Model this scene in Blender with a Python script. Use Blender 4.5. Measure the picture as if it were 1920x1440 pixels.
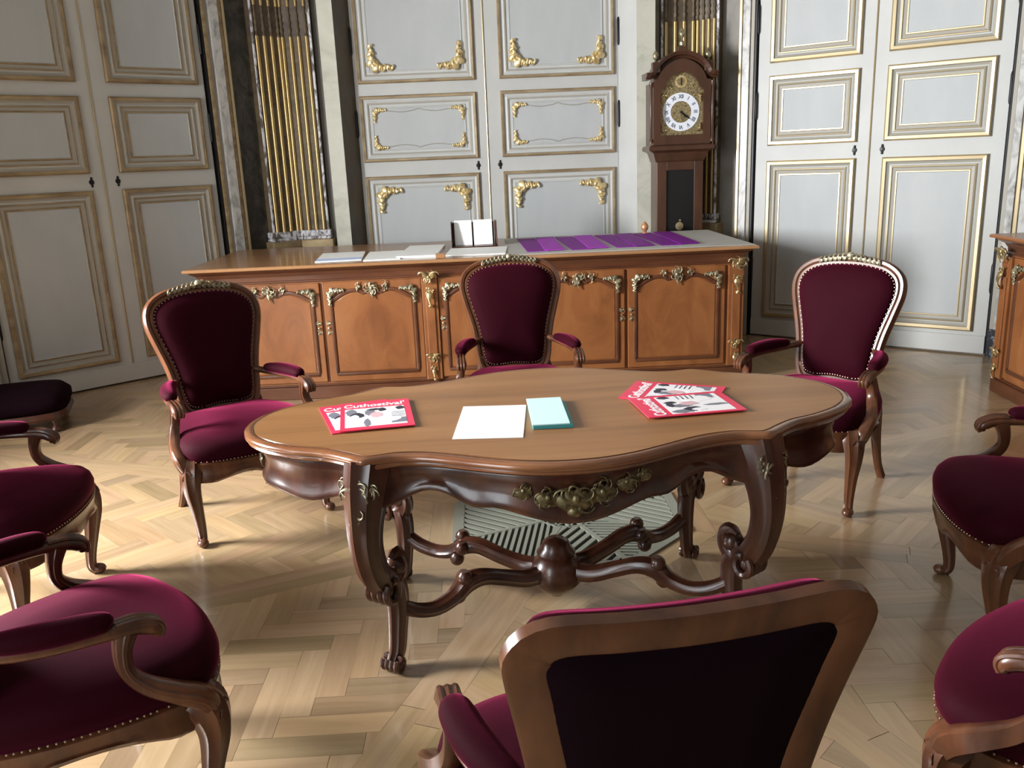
import bpy, math, random
from math import sin, cos, pi, radians, sqrt, atan2
from mathutils import Vector, Matrix
random.seed(7)
for o in list(bpy.data.objects): bpy.data.objects.remove(o)
S = bpy.context.scene
COL = S.collection
H = 1.5
# ------------------------------------------------------------------ camera
PIT, ROL, FPX = radians(14.712), radians(-2.388), 1603.8
fw = Vector((0, cos(PIT), -sin(PIT))); rt = Vector((1, 0, 0)); up = rt.cross(fw)
R_ = cos(ROL)*rt + sin(ROL)*up; U_ = -sin(ROL)*rt + cos(ROL)*up
cd = bpy.data.cameras.new('camera'); cam = bpy.data.objects.new('camera', cd); COL.objects.link(cam)
mw = Matrix((R_, U_, -fw)).transposed().to_4x4(); mw.translation = (0, 0, H); cam.matrix_world = mw
cd.sensor_width = 36; cd.lens = FPX/1920*36; cd.clip_start = .05
S.camera = cam
S.view_settings.view_transform = 'Standard'; S.view_settings.look = 'None'
S.view_settings.exposure = 0.24; S.view_settings.gamma = 1
S.view_settings.use_curve_mapping = False
# ------------------------------------------------------------------ sky, daylight and added fill through the windows
wd = bpy.data.worlds.new('world'); S.world = wd; wd.use_nodes = True
wd.node_tree.nodes['Background'].inputs[0].default_value = (.75, .85, 1, 1)
wd.node_tree.nodes['Background'].inputs[1].default_value = 1.0
# room plan: an octagon; each wall is (normal angle, distance from the camera foot)
WALLS = {'left': (132.541, 6.5507), 'back': (90.91, 7.3223), 'right': (52.947, 6.8282), 'east': (2, 4.45),
         'south_east': (-43, 2.1), 'near': (-90, 1.0), 'south_west': (-135, 1.75), 'west': (180, 3.95)}
def wall_frame(n):
    a, d = WALLS[n]; a = radians(a)
    m = Matrix.Rotation(a - pi/2, 4, 'Z'); m.translation = (cos(a)*d, sin(a)*d, 0); return m
def isect(a, b):
    (a1, d1), (a2, d2) = WALLS[a], WALLS[b]; a1, a2 = radians(a1), radians(a2)
    D = cos(a1)*sin(a2) - cos(a2)*sin(a1)
    return Vector(((d1*sin(a2) - d2*sin(a1))/D, (cos(a1)*d2 - cos(a2)*d1)/D))
ORDER = ['left', 'back', 'right', 'east', 'south_east', 'near', 'south_west', 'west']
# windows: wall, centre along wall, width, z0, z1, power, colour
WINDOWS = [('west', 2.8, 1.15, 1.0, 2.6, 830, (.975, .985, 1)),
           ('south_west', 3.0, 1.2, .25, 3.2, 40, (.93, .97, 1)), ('south_west', 1.3, 1.2, .25, 3.2, 75, (.9, .96, 1))]  # unseen; the second one's lamp is raised to fill the cabinet's shadow
DEPTH = {'south_west': .95, 'west': .6}     # unseen recess depths, shaped so jambs keep window light off the left wall
for wn, cx, ww, z0, z1, pw, colr in WINDOWS:
    ld = bpy.data.lights.new('daylight', 'AREA'); ld.shape = 'RECTANGLE'; ld.size = ww; ld.size_y = z1-z0
    ld.energy = pw; ld.color = colr
    lo = bpy.data.objects.new('daylight', ld); COL.objects.link(lo)
    m = wall_frame(wn) @ Matrix.Translation((cx, DEPTH[wn]-.11, (z0+z1)/2)) @ Matrix.Rotation(-pi/2, 4, 'X')
    lo.matrix_world = m
# ------------------------------------------------------------------ materials
def mat(name, col, rough=.5, metal=0, sheen=0, sheen_tint=(1, 1, 1), coat=0, spec=.5, noise=None, bump=None, attr=None, trans=0, alpha=1):
    m = bpy.data.materials.new(name); m.use_nodes = True; nt = m.node_tree; N = nt.nodes; L = nt.links
    p = N['Principled BSDF']
    p.inputs['Base Color'].default_value = (*col, 1); p.inputs['Roughness'].default_value = rough
    p.inputs['Metallic'].default_value = metal; p.inputs['Specular IOR Level'].default_value = spec
    p.inputs['Coat Weight'].default_value = coat; p.inputs['Coat Roughness'].default_value = .12
    if sheen:
        p.inputs['Sheen Weight'].default_value = sheen; p.inputs['Sheen Roughness'].default_value = .35
        p.inputs['Sheen Tint'].default_value = (*sheen_tint, 1)
    if trans: p.inputs['Transmission Weight'].default_value = trans
    if alpha < 1: p.inputs['Alpha'].default_value = alpha
    if noise:   # (scale vector, colour list [(pos,col)..], detail, coord)
        tc = N.new('ShaderNodeTexCoord'); mp = N.new('ShaderNodeMapping'); nz = N.new('ShaderNodeTexNoise'); cr = N.new('ShaderNodeValToRGB')
        L.new(tc.outputs[noise.get('coord', 'Object')], mp.inputs[0]); mp.inputs['Scale'].default_value = noise['scale']
        mp.inputs['Rotation'].default_value = noise.get('rot', (0, 0, 0))
        L.new(mp.outputs[0], nz.inputs['Vector']); nz.inputs['Scale'].default_value = 1; nz.inputs['Detail'].default_value = noise.get('detail', 5)
        nz.inputs['Roughness'].default_value = noise.get('nr', .6); nz.inputs['Distortion'].default_value = noise.get('dist', .3)
        L.new(nz.outputs[0], cr.inputs[0]); e = cr.color_ramp.elements
        st = noise['ramp']
        while len(e) < len(st): e.new(.5)
        for i, (q, c) in enumerate(st): e[i].position = q; e[i].color = (*c, 1)
        out = cr.outputs[0]
        if attr:
            at = N.new('ShaderNodeAttribute'); at.attribute_name = attr; mx = N.new('ShaderNodeMix'); mx.data_type = 'RGBA'; mx.blend_type = 'MULTIPLY'
            mx.inputs[0].default_value = 1; L.new(out, mx.inputs[6]); L.new(at.outputs[0], mx.inputs[7]); out = mx.outputs[2]
        L.new(out, p.inputs['Base Color'])
    if bump:
        tc = N.new('ShaderNodeTexCoord'); nz = N.new('ShaderNodeTexNoise'); nz.inputs['Scale'].default_value = bump[0]; nz.inputs['Detail'].default_value = 4
        bp = N.new('ShaderNodeBump'); bp.inputs['Strength'].default_value = bump[1]; bp.inputs['Distance'].default_value = bump[2]
        L.new(tc.outputs['Object'], nz.inputs['Vector']); L.new(nz.outputs[0], bp.inputs['Height']); L.new(bp.outputs[0], p.inputs['Normal'])
    return m
M = {}
M['mahog'] = mat('dark_mahogany', (.1, .03, .014), .3, coat=.28, noise=dict(scale=(14, 14, 3), ramp=[(.3, (.026, .009, .006)), (.7, (.085, .026, .012))]))
M['tabletop'] = mat('tabletop_walnut', (.3, .15, .07), .36, coat=.03, spec=.32, noise=dict(scale=(.8, 14, 6), detail=7, ramp=[(.25, (.20, .092, .034)), (.5, (.28, .132, .05)), (.8, (.35, .175, .07))]))
M['tableedge'] = mat('table_edge_walnut', (.2, .08, .035), .2, coat=.6, noise=dict(scale=(3, 12, 6), ramp=[(.3, (.13, .045, .02)), (.7, (.24, .10, .042))]))
M['cab'] = mat('cabinet_cherry', (.3, .12, .05), .33, coat=.2, noise=dict(scale=(5, 5, 2.2), detail=6, dist=1.2, ramp=[(.25, (.155, .052, .017)), (.5, (.235, .086, .028)), (.8, (.31, .125, .042))]))
M['cabdark'] = mat('cabinet_moulding', (.12, .045, .02), .28, coat=.3, noise=dict(scale=(2, 9, 9), ramp=[(.3, (.07, .023, .011)), (.7, (.125, .045, .02))]))
M['cabtop'] = mat('cabinet_top_walnut', (.36, .2, .1), .3, coat=.25, noise=dict(scale=(1.2, 10, 4), detail=6, ramp=[(.25, (.25, .12, .05)), (.8, (.38, .2, .09))]))
M['clock'] = mat('clock_mahogany', (.13, .05, .025), .35, coat=.25, noise=dict(scale=(9, 9, 2), ramp=[(.3, (.05, .021, .011)), (.7, (.092, .038, .02))]))
M['velvet'] = mat('crimson_velvet', (.022, .0008, .0042), .75, sheen=.37, sheen_tint=(.9, .085, .26), spec=.06, bump=(260, .15, .002))
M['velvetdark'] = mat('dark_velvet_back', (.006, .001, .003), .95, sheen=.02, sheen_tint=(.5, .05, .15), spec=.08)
M['nail'] = mat('brass_nails', (.5, .37, .28), .35, metal=.7)
M['chairwood'] = mat('chair_walnut', (.14, .05, .025), .3, coat=.22, noise=dict(scale=(14, 14, 3), ramp=[(.3, (.045, .015, .008)), (.7, (.15, .055, .023))]))
M['bronze'] = mat('gilt_bronze', (.62, .47, .22), .34, metal=.85, noise=dict(scale=(30, 30, 30), ramp=[(.35, (.26, .2, .1)), (.6, (.72, .57, .3))]))
M['olivebronze'] = mat('aged_bronze', (.4, .36, .22), .4, metal=.7, noise=dict(scale=(40, 40, 40), ramp=[(.35, (.12, .1, .055)), (.65, (.55, .5, .34))]))
M['goldbrown'] = mat('brown_gilding', (.34, .25, .14), .45, metal=.3, noise=dict(scale=(5, 5, 9), ramp=[(.3, (.22, .15, .085)), (.7, (.44, .34, .2))]))
M['darkbronze'] = mat('dark_bronze', (.16, .13, .06), .42, metal=.7, noise=dict(scale=(50, 50, 50), ramp=[(.35, (.05, .04, .02)), (.68, (.26, .22, .11))]))
M['gold'] = mat('gold_leaf', (.50, .40, .24), .36, metal=.6)
M['reed'] = mat('gilded_reed_gold', (.52, .38, .17), .38, metal=.75)
M['pilaster'] = mat('pilaster_brown_gilt', (.14, .1, .06), .55, noise=dict(scale=(6, 6, 18), ramp=[(.3, (.075, .055, .03)), (.7, (.17, .125, .07))]))
M['pilasterdark'] = mat('pilaster_dark_brown', (.1, .07, .045), .5, noise=dict(scale=(9, 9, 9), ramp=[(.3, (.06, .042, .03)), (.7, (.15, .11, .07))]))
M['goldpale'] = mat('gold_leaf_pale', (.8, .66, .36), .42, metal=.55, noise=dict(scale=(25, 25, 25), ramp=[(.35, (.6, .42, .16)), (.6, (.85, .72, .42))]))
M['goldworn'] = mat('worn_gilding', (.5, .36, .2), .5, metal=.35, noise=dict(scale=(6, 6, 18), ramp=[(.3, (.24, .16, .085)), (.7, (.46, .36, .2))]))
M['grey'] = mat('door_grey_paint', (.5, .51, .49), .5, noise=dict(scale=(2, 2, 2), ramp=[(.3, (.47, .48, .465)), (.7, (.53, .54, .52))]), bump=(300, .08, .001))
M['greyfield'] = mat('door_panel_canvas', (.44, .465, .47), .6, noise=dict(scale=(4, 4, 1.5), ramp=[(.3, (.42, .445, .45)), (.7, (.47, .49, .49))]), bump=(350, .12, .001))
M['taupe'] = mat('taupe_moulding', (.36, .34, .29), .5)
M['marble'] = mat('pale_marble', (.62, .62, .52), .35, noise=dict(scale=(2.5, 2.5, 4), dist=1.5, ramp=[(.3, (.44, .44, .36)), (.48, (.56, .56, .47)), (.75, (.64, .63, .54))]))
M['greymarble'] = mat('grey_veined_marble', (.5, .5, .48), .35, noise=dict(scale=(7, 7, 4), dist=2, ramp=[(.35, (.24, .235, .22)), (.55, (.52, .52, .5))]))
M['stone'] = mat('brown_grey_stone', (.22, .2, .17), .5, noise=dict(scale=(4, 4, 3), ramp=[(.3, (.15, .135, .11)), (.7, (.27, .25, .22))]))
M['darkmarble'] = mat('dark_green_marble', (.05, .045, .035), .25, noise=dict(scale=(7, 7, 5), dist=2, ramp=[(.4, (.028, .026, .02)), (.7, (.085, .075, .058))]))
M['shadereveal'] = mat('shaded_reveal_brown', (.09, .072, .052), .4, noise=dict(scale=(7, 7, 3), dist=1, ramp=[(.3, (.062, .05, .036)), (.75, (.11, .09, .066))]))  # brown dark enough to carry the shade of the left reveal
M['bluemarble'] = mat('blue_black_marble', (.03, .035, .05), .3, noise=dict(scale=(9, 9, 9), dist=2, ramp=[(.5, (.02, .024, .035)), (.62, (.3, .32, .34))]))
M['chippedglare'] = mat('chipped_plaster_glare', (.6, .6, .64), .5, noise=dict(scale=(22, 22, 9), dist=1, ramp=[(.42, (.12, .10, .085)), (.55, (.72, .72, .78))]))  # chipped plaster, with white edge glare painted into the mottling
M['iron'] = mat('black_iron', (.015, .015, .017), .4, metal=.5)
M['grate'] = mat('grey_green_cast_iron', (.27, .285, .235), .5, metal=.2, bump=(120, .15, .001))
M['pit'] = mat('floor_duct', (.03, .03, .025), .9)
M['parquet'] = mat('oak_parquet', (.5, .35, .2), .27, spec=.55, attr='plank', coat=.3, noise=dict(coord='UV', scale=(2.2, 26, 1), detail=5, dist=.4, ramp=[(.25, (.33, .225, .125)), (.55, (.40, .285, .165)), (.8, (.46, .34, .21))]))
M['gap'] = mat('parquet_joint', (.12, .075, .04), .7)
M['ceil'] = mat('ceiling_plaster', (.3, .29, .26), .7)
M['wallp'] = mat('wall_panel_paint', (.16, .14, .115), .6)
M['glass'] = mat('window_glass', (1, 1, 1), .02, trans=1, spec=.5, alpha=.25)
M['clockglass'] = mat('clock_glass', (.02, .02, .02), .05, spec=.6, alpha=.35)
M['black'] = mat('black', (.01, .01, .012), .45)
M['enamel'] = mat('white_enamel', (.82, .86, .93), .25)
M['numeral'] = mat('numeral_ink', (.02, .025, .05), .4)
M['dial'] = mat('brass_dial', (.42, .34, .17), .4, metal=.7, noise=dict(scale=(60, 60, 60), ramp=[(.35, (.2, .15, .07)), (.62, (.6, .5, .28))]))
M['paper'] = mat('white_paper', (.93, .94, .92), .6)
M['paperblue'] = mat('pale_blue_paper', (.55, .65, .9), .6)
M['mint'] = mat('pale_mint_paper', (.62, .84, .84), .6)
M['teal'] = mat('teal_card', (.05, .3, .32), .5)
M['cream'] = mat('grey_cream_cloth', (.46, .45, .42), .8)
M['purple'] = mat('purple_cover', (.20, .013, .27), .6, spec=.2)
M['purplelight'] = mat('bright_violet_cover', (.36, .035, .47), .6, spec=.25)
M['red'] = mat('red_cover', (.78, .035, .1), .35)
M['white'] = mat('white_print', (.9, .88, .9), .4)
M['ink'] = mat('photo_ink', (.03, .03, .05), .4)
M['inkgrey'] = mat('photo_grey', (.2, .2, .25), .4)
M['skin'] = mat('photo_pink', (.7, .45, .48), .4)
M['green'] = mat('green_leather', (.02, .09, .06), .5)
M['copper'] = mat('copper', (.7, .36, .18), .4, metal=.6)
# ------------------------------------------------------------------ mesh builder
class B:
    def __init__(s): s.v = []; s.f = []; s.m = []; s.uv = None
    def add(s, vs, fs, mi=0):
        b = len(s.v); s.v += [tuple(v) for v in vs]; s.f += [tuple(i+b for i in f) for f in fs]; s.m += [mi]*len(fs)
    def box(s, x0, x1, y0, y1, z0, z1, mi=0, T=None):
        vs = [Vector((x, y, z)) for x in (x0, x1) for y in (y0, y1) for z in (z0, z1)]
        if T: vs = [T @ v for v in vs]
        s.add(vs, [(0, 1, 3, 2), (4, 6, 7, 5), (0, 4, 5, 1), (2, 3, 7, 6), (0, 2, 6, 4), (1, 5, 7, 3)], mi)
    def loft(s, rings, mi=0, closed=True, cap0=True, cap1=True, loop=False):
        n = len(rings[0]); vs = [p for r in rings for p in r]; fs = []
        k = len(rings); R = k if loop else k-1
        for i in range(R):
            for j in range(n if closed else n-1):
                a, b = i*n+j, i*n+(j+1) % n; c, d = ((i+1) % k)*n+(j+1) % n, ((i+1) % k)*n+j
                fs.append((a, b, c, d))
        if not loop:
            if cap0: fs.append(tuple(range(n-1, -1, -1)))
            if cap1: fs.append(tuple((k-1)*n+j for j in range(n)))
        s.add(vs, fs, mi)
    def lathe(s, prof, c=(0, 0, 0), n=20, mi=0, axis='Z', T=None):
        rings = []
        for r, z in prof:
            ring = []
            for j in range(n):
                a = 2*pi*j/n; p = Vector((r*cos(a), r*sin(a), z))
                if axis == 'Y': p = Vector((r*cos(a), z, -r*sin(a)))
                if axis == 'X': p = Vector((z, r*cos(a), r*sin(a)))
                p = p+Vector(c)
                ring.append(T @ p if T else p)
            rings.append(ring)
        s.loft(rings, mi)
    def ball(s, c, r, mi=0, n=8, sc=(1, 1, 1)):
        rings = []
        for i in range(1, n//2+1):
            a = pi*i/(n//2+1)
            rings.append([Vector(c)+Vector((r*sc[0]*sin(a)*cos(2*pi*j/n), r*sc[1]*sin(a)*sin(2*pi*j/n), r*sc[2]*cos(a)*-1)) for j in range(n)])
        s.loft(rings, mi)
ROUND = [(cos(2*pi*i/12), sin(2*pi*i/12)) for i in range(12)]
RND8 = [(cos(2*pi*i/8), sin(2*pi*i/8)) for i in range(8)]
def lob(n, k, a): return [((1+a*cos(k*2*pi*i/n))*cos(2*pi*i/n), (1+a*cos(k*2*pi*i/n))*sin(2*pi*i/n)) for i in range(n)]
RIBBED = lob(24, 8, .09)
SQR = [(1, .55), (.8, .8), (.3, .9), (.2, 1.05), (-.2, 1.05), (-.3, .9), (-.8, .8), (-1, .55), (-1, -.55), (-.8, -.9), (.8, -.9), (1, -.55)]
def catmull(pts, n=6, closed=False):
    P = [Vector(p) for p in pts]; out = []; k = len(P)
    rng = range(k) if closed else range(k-1)
    for i in rng:
        if closed: a, b, c, d = P[(i-1) % k], P[i], P[(i+1) % k], P[(i+2) % k]
        else: a, b, c, d = P[max(i-1, 0)], P[i], P[i+1], P[min(i+2, k-1)]
        for j in range(n):
            t = j/n
            out.append(.5*((2*b)+(c-a)*t+(2*a-5*b+4*c-d)*t*t+(3*b-a-3*c+d)*t**3))
    if not closed: out.append(P[-1])
    return out
def sweep(b, pts, rad, hint=(0, 0, 1), shape=ROUND, n=5, mi=0, closed=False, raw=False):
    """rad: list (ru,rv) per control point or single; ru along side=T x hint, rv along up"""
    pts = [Vector(p) for p in pts]
    if isinstance(rad, (int, float)): rad = [(rad, rad)]*len(pts)
    rad = [(r, r) if isinstance(r, (int, float)) else r for r in rad]
    if raw: C = pts; RR = [Vector((r[0], r[1], 0)) for r in rad]
    else:
        C = catmull(pts, n, closed); RR = catmull([(r[0], r[1], 0) for r in rad], n, closed)
    hint = Vector(hint); rings = []; k = len(C); ps = None
    for i in range(k):
        if closed: t = C[(i+1) % k]-C[i-1]
        else: t = C[min(i+1, k-1)]-C[max(i-1, 0)]
        t = t.normalized() if t.length > 1e-9 else Vector((0, 0, 1))
        s = t.cross(hint)
        if s.length < .08 and ps is not None: s = ps-t*ps.dot(t)
        elif s.length < 1e-4: s = t.orthogonal()
        s.normalize(); u = s.cross(t); ps = s
        ru, rv = max(RR[i][0], .0008), max(RR[i][1], .0008)
        rings.append([C[i]+s*(p[0]*ru)+u*(p[1]*rv) for p in shape])
    b.loft(rings, mi, loop=closed)
def mk(name, b, mats, parent=None, sharp=40, smooth=True, bevel=0):
    me = bpy.data.meshes.new(name); me.from_pydata(b.v, [], b.f)
    if isinstance(mats, str): mats = [mats]
    for m in mats: me.materials.append(M[m])
    me.polygons.foreach_set('material_index', b.m)
    me.update()
    if smooth:
        me.polygons.foreach_set('use_smooth', [True]*len(me.polygons)); me.set_sharp_from_angle(angle=radians(sharp))
    o = bpy.data.objects.new(name, me); COL.objects.link(o)
    if parent: o.parent = parent
    if bevel:
        bv = o.modifiers.new('bevel', 'BEVEL'); bv.width = bevel; bv.segments = 2; bv.limit_method = 'ANGLE'; bv.angle_limit = radians(50)
    return o
def empty(name, loc=(0, 0, 0), rz=0, label=None, cat=None, group=None, kind=None, mtx=None):
    o = bpy.data.objects.new(name, None); COL.objects.link(o); o.empty_display_size = .1
    o.location = loc; o.rotation_euler = (0, 0, rz)
    if mtx is not None: o.matrix_world = mtx
    tag(o, label, cat, group, kind); return o
def tag(o, label=None, cat=None, group=None, kind=None):
    if label: o['label'] = label
    if cat: o['category'] = cat
    if group: o['group'] = group
    if kind: o['kind'] = kind
    return o
def copy_tree(o, parent=None):
    c = o.copy(); COL.objects.link(c)
    if parent is not None: c.parent = parent
    for ch in [x for x in ALLCH.get(o.name, [])]: copy_tree(ch, c)
    return c
ALLCH = {}
def index_children(root):
    ALLCH[root.name] = [x for x in bpy.data.objects if x.parent == root]
    for c in ALLCH[root.name]: index_children(c)
# carved leaf work: curls and buds spread from a centre in a plane (right r, up u, outwards o)
def curl(b, p, ang, L, w, k, r, u, o, mi=0, lift=.5):
    pts = []; rad = []; a = ang; q = Vector(p); n = 7
    for i in range(n):
        t = i/(n-1); pts.append(q+o*(w*lift*sin(pi*t*.8)+w*.3)); rad.append((w*(1-.75*t)*(.5+.5*sin(pi*min(1, t*2+.2))), w*.5*(1-.6*t)))
        q = q+(r*cos(a)+u*sin(a))*(L/n); a += k/n*(1+2*t)
    sweep(b, pts, rad, hint=o, shape=RND8, n=2, mi=mi)
def foliage(b, c, size, r, u, o, seed=0, spread=(0, 2*pi), n=7, mi=0, wmul=1):
    rr = random.Random(seed); r, u, o = Vector(r).normalized(), Vector(u).normalized(), Vector(o).normalized(); c = Vector(c)
    for i in range(n):
        a = spread[0]+(spread[1]-spread[0])*((i+.5)/n)
        curl(b, c, a+rr.uniform(-.15, .15), size*rr.uniform(.8, 1.15), size*.16*wmul, rr.choice((-1, 1))*rr.uniform(1.6, 2.8), r, u, o, mi)
    b.ball(c+o*size*.1, size*.17, mi)
def corner_orn(b, c, sx, sz, size, o, r, u, seed=0, mi=0):
    """L-shaped gilded corner spray; sx, sz = direction of its two arms"""
    rr = random.Random(seed); r = Vector(r); u = Vector(u); o = Vector(o); c = Vector(c)
    for k_ in (-.45, 0, .45): curl(b, c+(r*sx+u*sz)*size*.14, atan2(sz, sx)+k_, size*.34, size*.13, 1.8*(1 if k_ >= 0 else -1), r, u, o, mi)
    b.ball(c+(r*sx+u*sz)*size*.18+o*size*.06, size*.16, mi, sc=(1, .6, 1))
    for arm, base in ((0, 0 if sx > 0 else pi), (1, pi/2*sz)):
        d = r*sx if arm == 0 else u*sz; e = u*sz if arm == 0 else r*sx
        for i in range(5):
            t = i/5; w = size*.19*(1-.5*t)
            sg = (1 if arm == 0 else -1)*sx*sz
            q = c+d*size*(.14+.72*t)+e*size*.04
            curl(b, q, base+sg*(.75 if i % 2 else -.1), size*.36*(1-.4*t), w, -sg*2.6*(1 if i % 2 else -1), r, u, o, mi)
            b.ball(q+e*size*.07*(1-t)+o*w*.4, w*.55, mi)
# ------------------------------------------------------------------ room shell
WH = 5.0
V8 = {}
for i, n in enumerate(ORDER):
    V8[n] = isect(n, ORDER[(i+1) % 8])          # end of wall n / start of next (going clockwise)
def wall_ext(n):
    i = ORDER.index(n); prev = V8[ORDER[i-1]]; nxt = V8[n]; inv = wall_frame(n).inverted()
    a = inv @ Vector((prev.x, prev.y, 0)); c = inv @ Vector((nxt.x, nxt.y, 0))
    return min(a.x, c.x), max(a.x, c.x)
for n in ORDER:
    TH = DEPTH.get(n, .3)+.05; x0, x1 = wall_ext(n); b = B(); holes = sorted([(w[1]-w[2]/2, w[1]+w[2]/2, w[3], w[4]) for w in WINDOWS if w[0] == n])
    x = x0-.08
    for h in holes:
        b.box(x, h[0], 0, TH, 0, WH); b.box(h[0], h[1], 0, TH, 0, h[2]); b.box(h[0], h[1], 0, TH, h[3], WH); x = h[1]
    b.box(x, x1+.08, 0, TH, 0, WH)
    o = mk('wall_'+n, b, {'left': 'darkmarble', 'back': 'marble', 'right': 'stone'}.get(n, 'wallp'), smooth=False)
    o.matrix_world = wall_frame(n); tag(o, kind='structure')
for i, (wn, cx, ww, z0, z1, pw, c) in enumerate(WINDOWS):
    f = B(); x0, x1 = cx-ww/2, cx+ww/2
    for (a, c_, d, e) in ((x0, x0+.07, z0, z1), (x1-.07, x1, z0, z1), (x0, x1, z0, z0+.08), (x0, x1, z1-.08, z1), (cx-.03, cx+.03, z0, z1), (x0, x1, 1.7, 1.75), (x0, x1, 2.9, 2.95)):
        f.box(a, c_, DEPTH[wn]-.07, DEPTH[wn]-.01, d, e)
    o = mk('window_%d' % (i+1), f, 'grey', smooth=False); o.matrix_world = wall_frame(wn); tag(o, kind='structure')
    g = B(); g.box(x0+.02, x1-.02, DEPTH[wn]-.045, DEPTH[wn]-.037, z0+.02, z1-.02); mk('window_pane', g, 'glass', o, smooth=False)
cb = B(); poly = [V8[n] for n in ORDER]
cb.loft([[Vector((p.x*1.02, (p.y-3)*1.02+3, WH)) for p in poly], [Vector((p.x*1.02, (p.y-3)*1.02+3, WH+.2)) for p in poly]])
tag(mk('ceiling', cb, 'ceil', smooth=False), kind='structure')
# ---- parquet floor: eight herringbone sectors round the octagonal grating, with border strips
GC = Vector((.215, 3.42)); GA = radians(1.5); GR = .47   # grating centre, rotation, apothem
def clip(poly, hp):
    for (n, d) in hp:
        out = []
        for i in range(len(poly)):
            a, c = poly[i], poly[(i+1) % len(poly)]; da, dc = a.dot(n)-d, c.dot(n)-d
            if da >= 0: out.append(a)
            if (da >= 0) != (dc >= 0): out.append(a+(c-a)*(da/(da-dc)))
        poly = out
        if len(poly) < 3: return None
    return poly
room_hp = []
for n, (a, d) in WALLS.items():
    nn = Vector((cos(radians(a)), sin(radians(a)))); room_hp.append((-nn, -(d+.1)))
verts = []; faces = []; fcol = []; fuv = []
def plank(poly, u):
    c = sum(poly, Vector((0, 0)))/len(poly); v = Vector((-u.y, u.x)); b = len(verts)
    tone = random.choice((random.uniform(.66, .95), random.uniform(.85, 1.12), random.uniform(.9, 1.05)))
    tc = (tone*random.uniform(.98, 1.03), tone*random.uniform(.95, 1.0), tone*random.uniform(.88, 1.0))
    off = (random.uniform(0, 50), random.uniform(0, 50))
    area = abs(sum(poly[i].x*poly[(i+1) % len(poly)].y-poly[(i+1) % len(poly)].x*poly[i].y for i in range(len(poly))))/2
    if area < 2e-5: return
    for p in poly:
        d = p-c; l = max(d.length, 1e-6); q = c+d*(1-min(.0009/l, .2)); verts.append((q.x, q.y, 0))
        fuv.append((d.dot(u)+off[0], d.dot(v)+off[1]))
    faces.append(tuple(range(b, len(verts)))); fcol.append(tc)
PL, PW, BW = .344, .086, .075
for k in range(8):
    ang = GA+k*pi/4; ax = Vector((cos(ang), sin(ang))); ay = Vector((-ax.y, ax.x))
    h1 = Vector((cos(ang-pi/8), sin(ang-pi/8))); h2 = Vector((cos(ang+pi/8), sin(ang+pi/8)))
    n1 = Vector((-h1.y, h1.x)); n2 = Vector((h2.y, -h2.x))
    rb = GR+.115
    hp = room_hp+[(n1, n1.dot(GC)+BW), (n2, n2.dot(GC)+BW), (ax, ax.dot(GC)+rb)]
    rot = Matrix.Rotation(ang-pi/4, 2)
    for row in range(-70, 71):
        for m in range(-9, 10):
            for kind in (0, 1):
                x0 = row*PW+m*2*PL; y0 = row*PW
                if kind == 0: q = [(x0, y0), (x0+PL, y0), (x0+PL, y0+PW), (x0, y0+PW)]; ul = Vector((1, 0))
                else: q = [(x0+PL, y0+PW-PL), (x0+PL+PW, y0+PW-PL), (x0+PL+PW, y0+PW), (x0+PL, y0+PW)]; ul = Vector((0, 1))
                c = sum((Vector(p) for p in q), Vector((0, 0)))/4
                if c.length > 7.5: continue
                w = [rot @ Vector(p)+GC for p in q]
                w = clip(w, hp)
                if w: plank(w, rot @ ul)
    # border strips beside each sector line and round the grating
    for hh, nn, sg in ((h1, n1, 1), (h2, n2, -1)):
        t = GR*.9
        while t < 8:
            L = random.uniform(.9, 1.3)
            w = [GC+hh*t, GC+hh*(t+L), GC+hh*(t+L)+nn*BW, GC+hh*t+nn*BW]
            if sg < 0: w.reverse()
            w = clip(w, room_hp+[(ax, ax.dot(GC)+rb)])
            if w: plank(w, hh)
            t += L
    for (ra, rb2) in ((GR+.02, GR+.115),):
        w = [GC+ax*ra+ay*-2, GC+ax*rb2+ay*-2, GC+ax*rb2+ay*2, GC+ax*ra+ay*2]
        w = clip(w, [(n1, n1.dot(GC)), (n2, n2.dot(GC))])
        if w: plank(w, ay)
me = bpy.data.meshes.new('floor'); b0 = len(verts)
pr = [Vector((p.x*1.03, (p.y-3)*1.03+3)) for p in poly]
verts += [(p.x, p.y, -.0015) for p in pr]; faces.append(tuple(reversed(range(b0, b0+8)))); fcol.append((1, 1, 1)); fuv += [(0, 0)]*8
verts += [(p.x, p.y, -.12) for p in pr]; faces.append(tuple(range(b0+8, b0+16))); fcol.append((1, 1, 1)); fuv += [(0, 0)]*8
me.from_pydata(verts, [], faces); me.materials.append(M['parquet']); me.materials.append(M['gap'])
me.polygons.foreach_set('material_index', [0]*(len(faces)-2)+[1, 1])
me.uv_layers.new(name='UVMap'); me.color_attributes.new('plank', 'FLOAT_COLOR', 'CORNER')
uvs = []; cols = []
for p in me.polygons:
    for li in p.loop_indices: uvs += fuv[me.loops[li].vertex_index]; cols += (*fcol[p.index], 1)
me.uv_layers['UVMap'].data.foreach_set('uv', uvs); me.color_attributes['plank'].data.foreach_set('color', cols)
me.update()
# make every face look up
flo = bpy.data.objects.new('floor', me); COL.objects.link(flo); tag(flo, kind='structure')
import bmesh
bm = bmesh.new(); bm.from_mesh(me)
for f in bm.faces:
    if f.normal.z < 0 and f.calc_center_median().z > -.05: f.normal_flip()
bm.to_mesh(me); bm.free()
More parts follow.
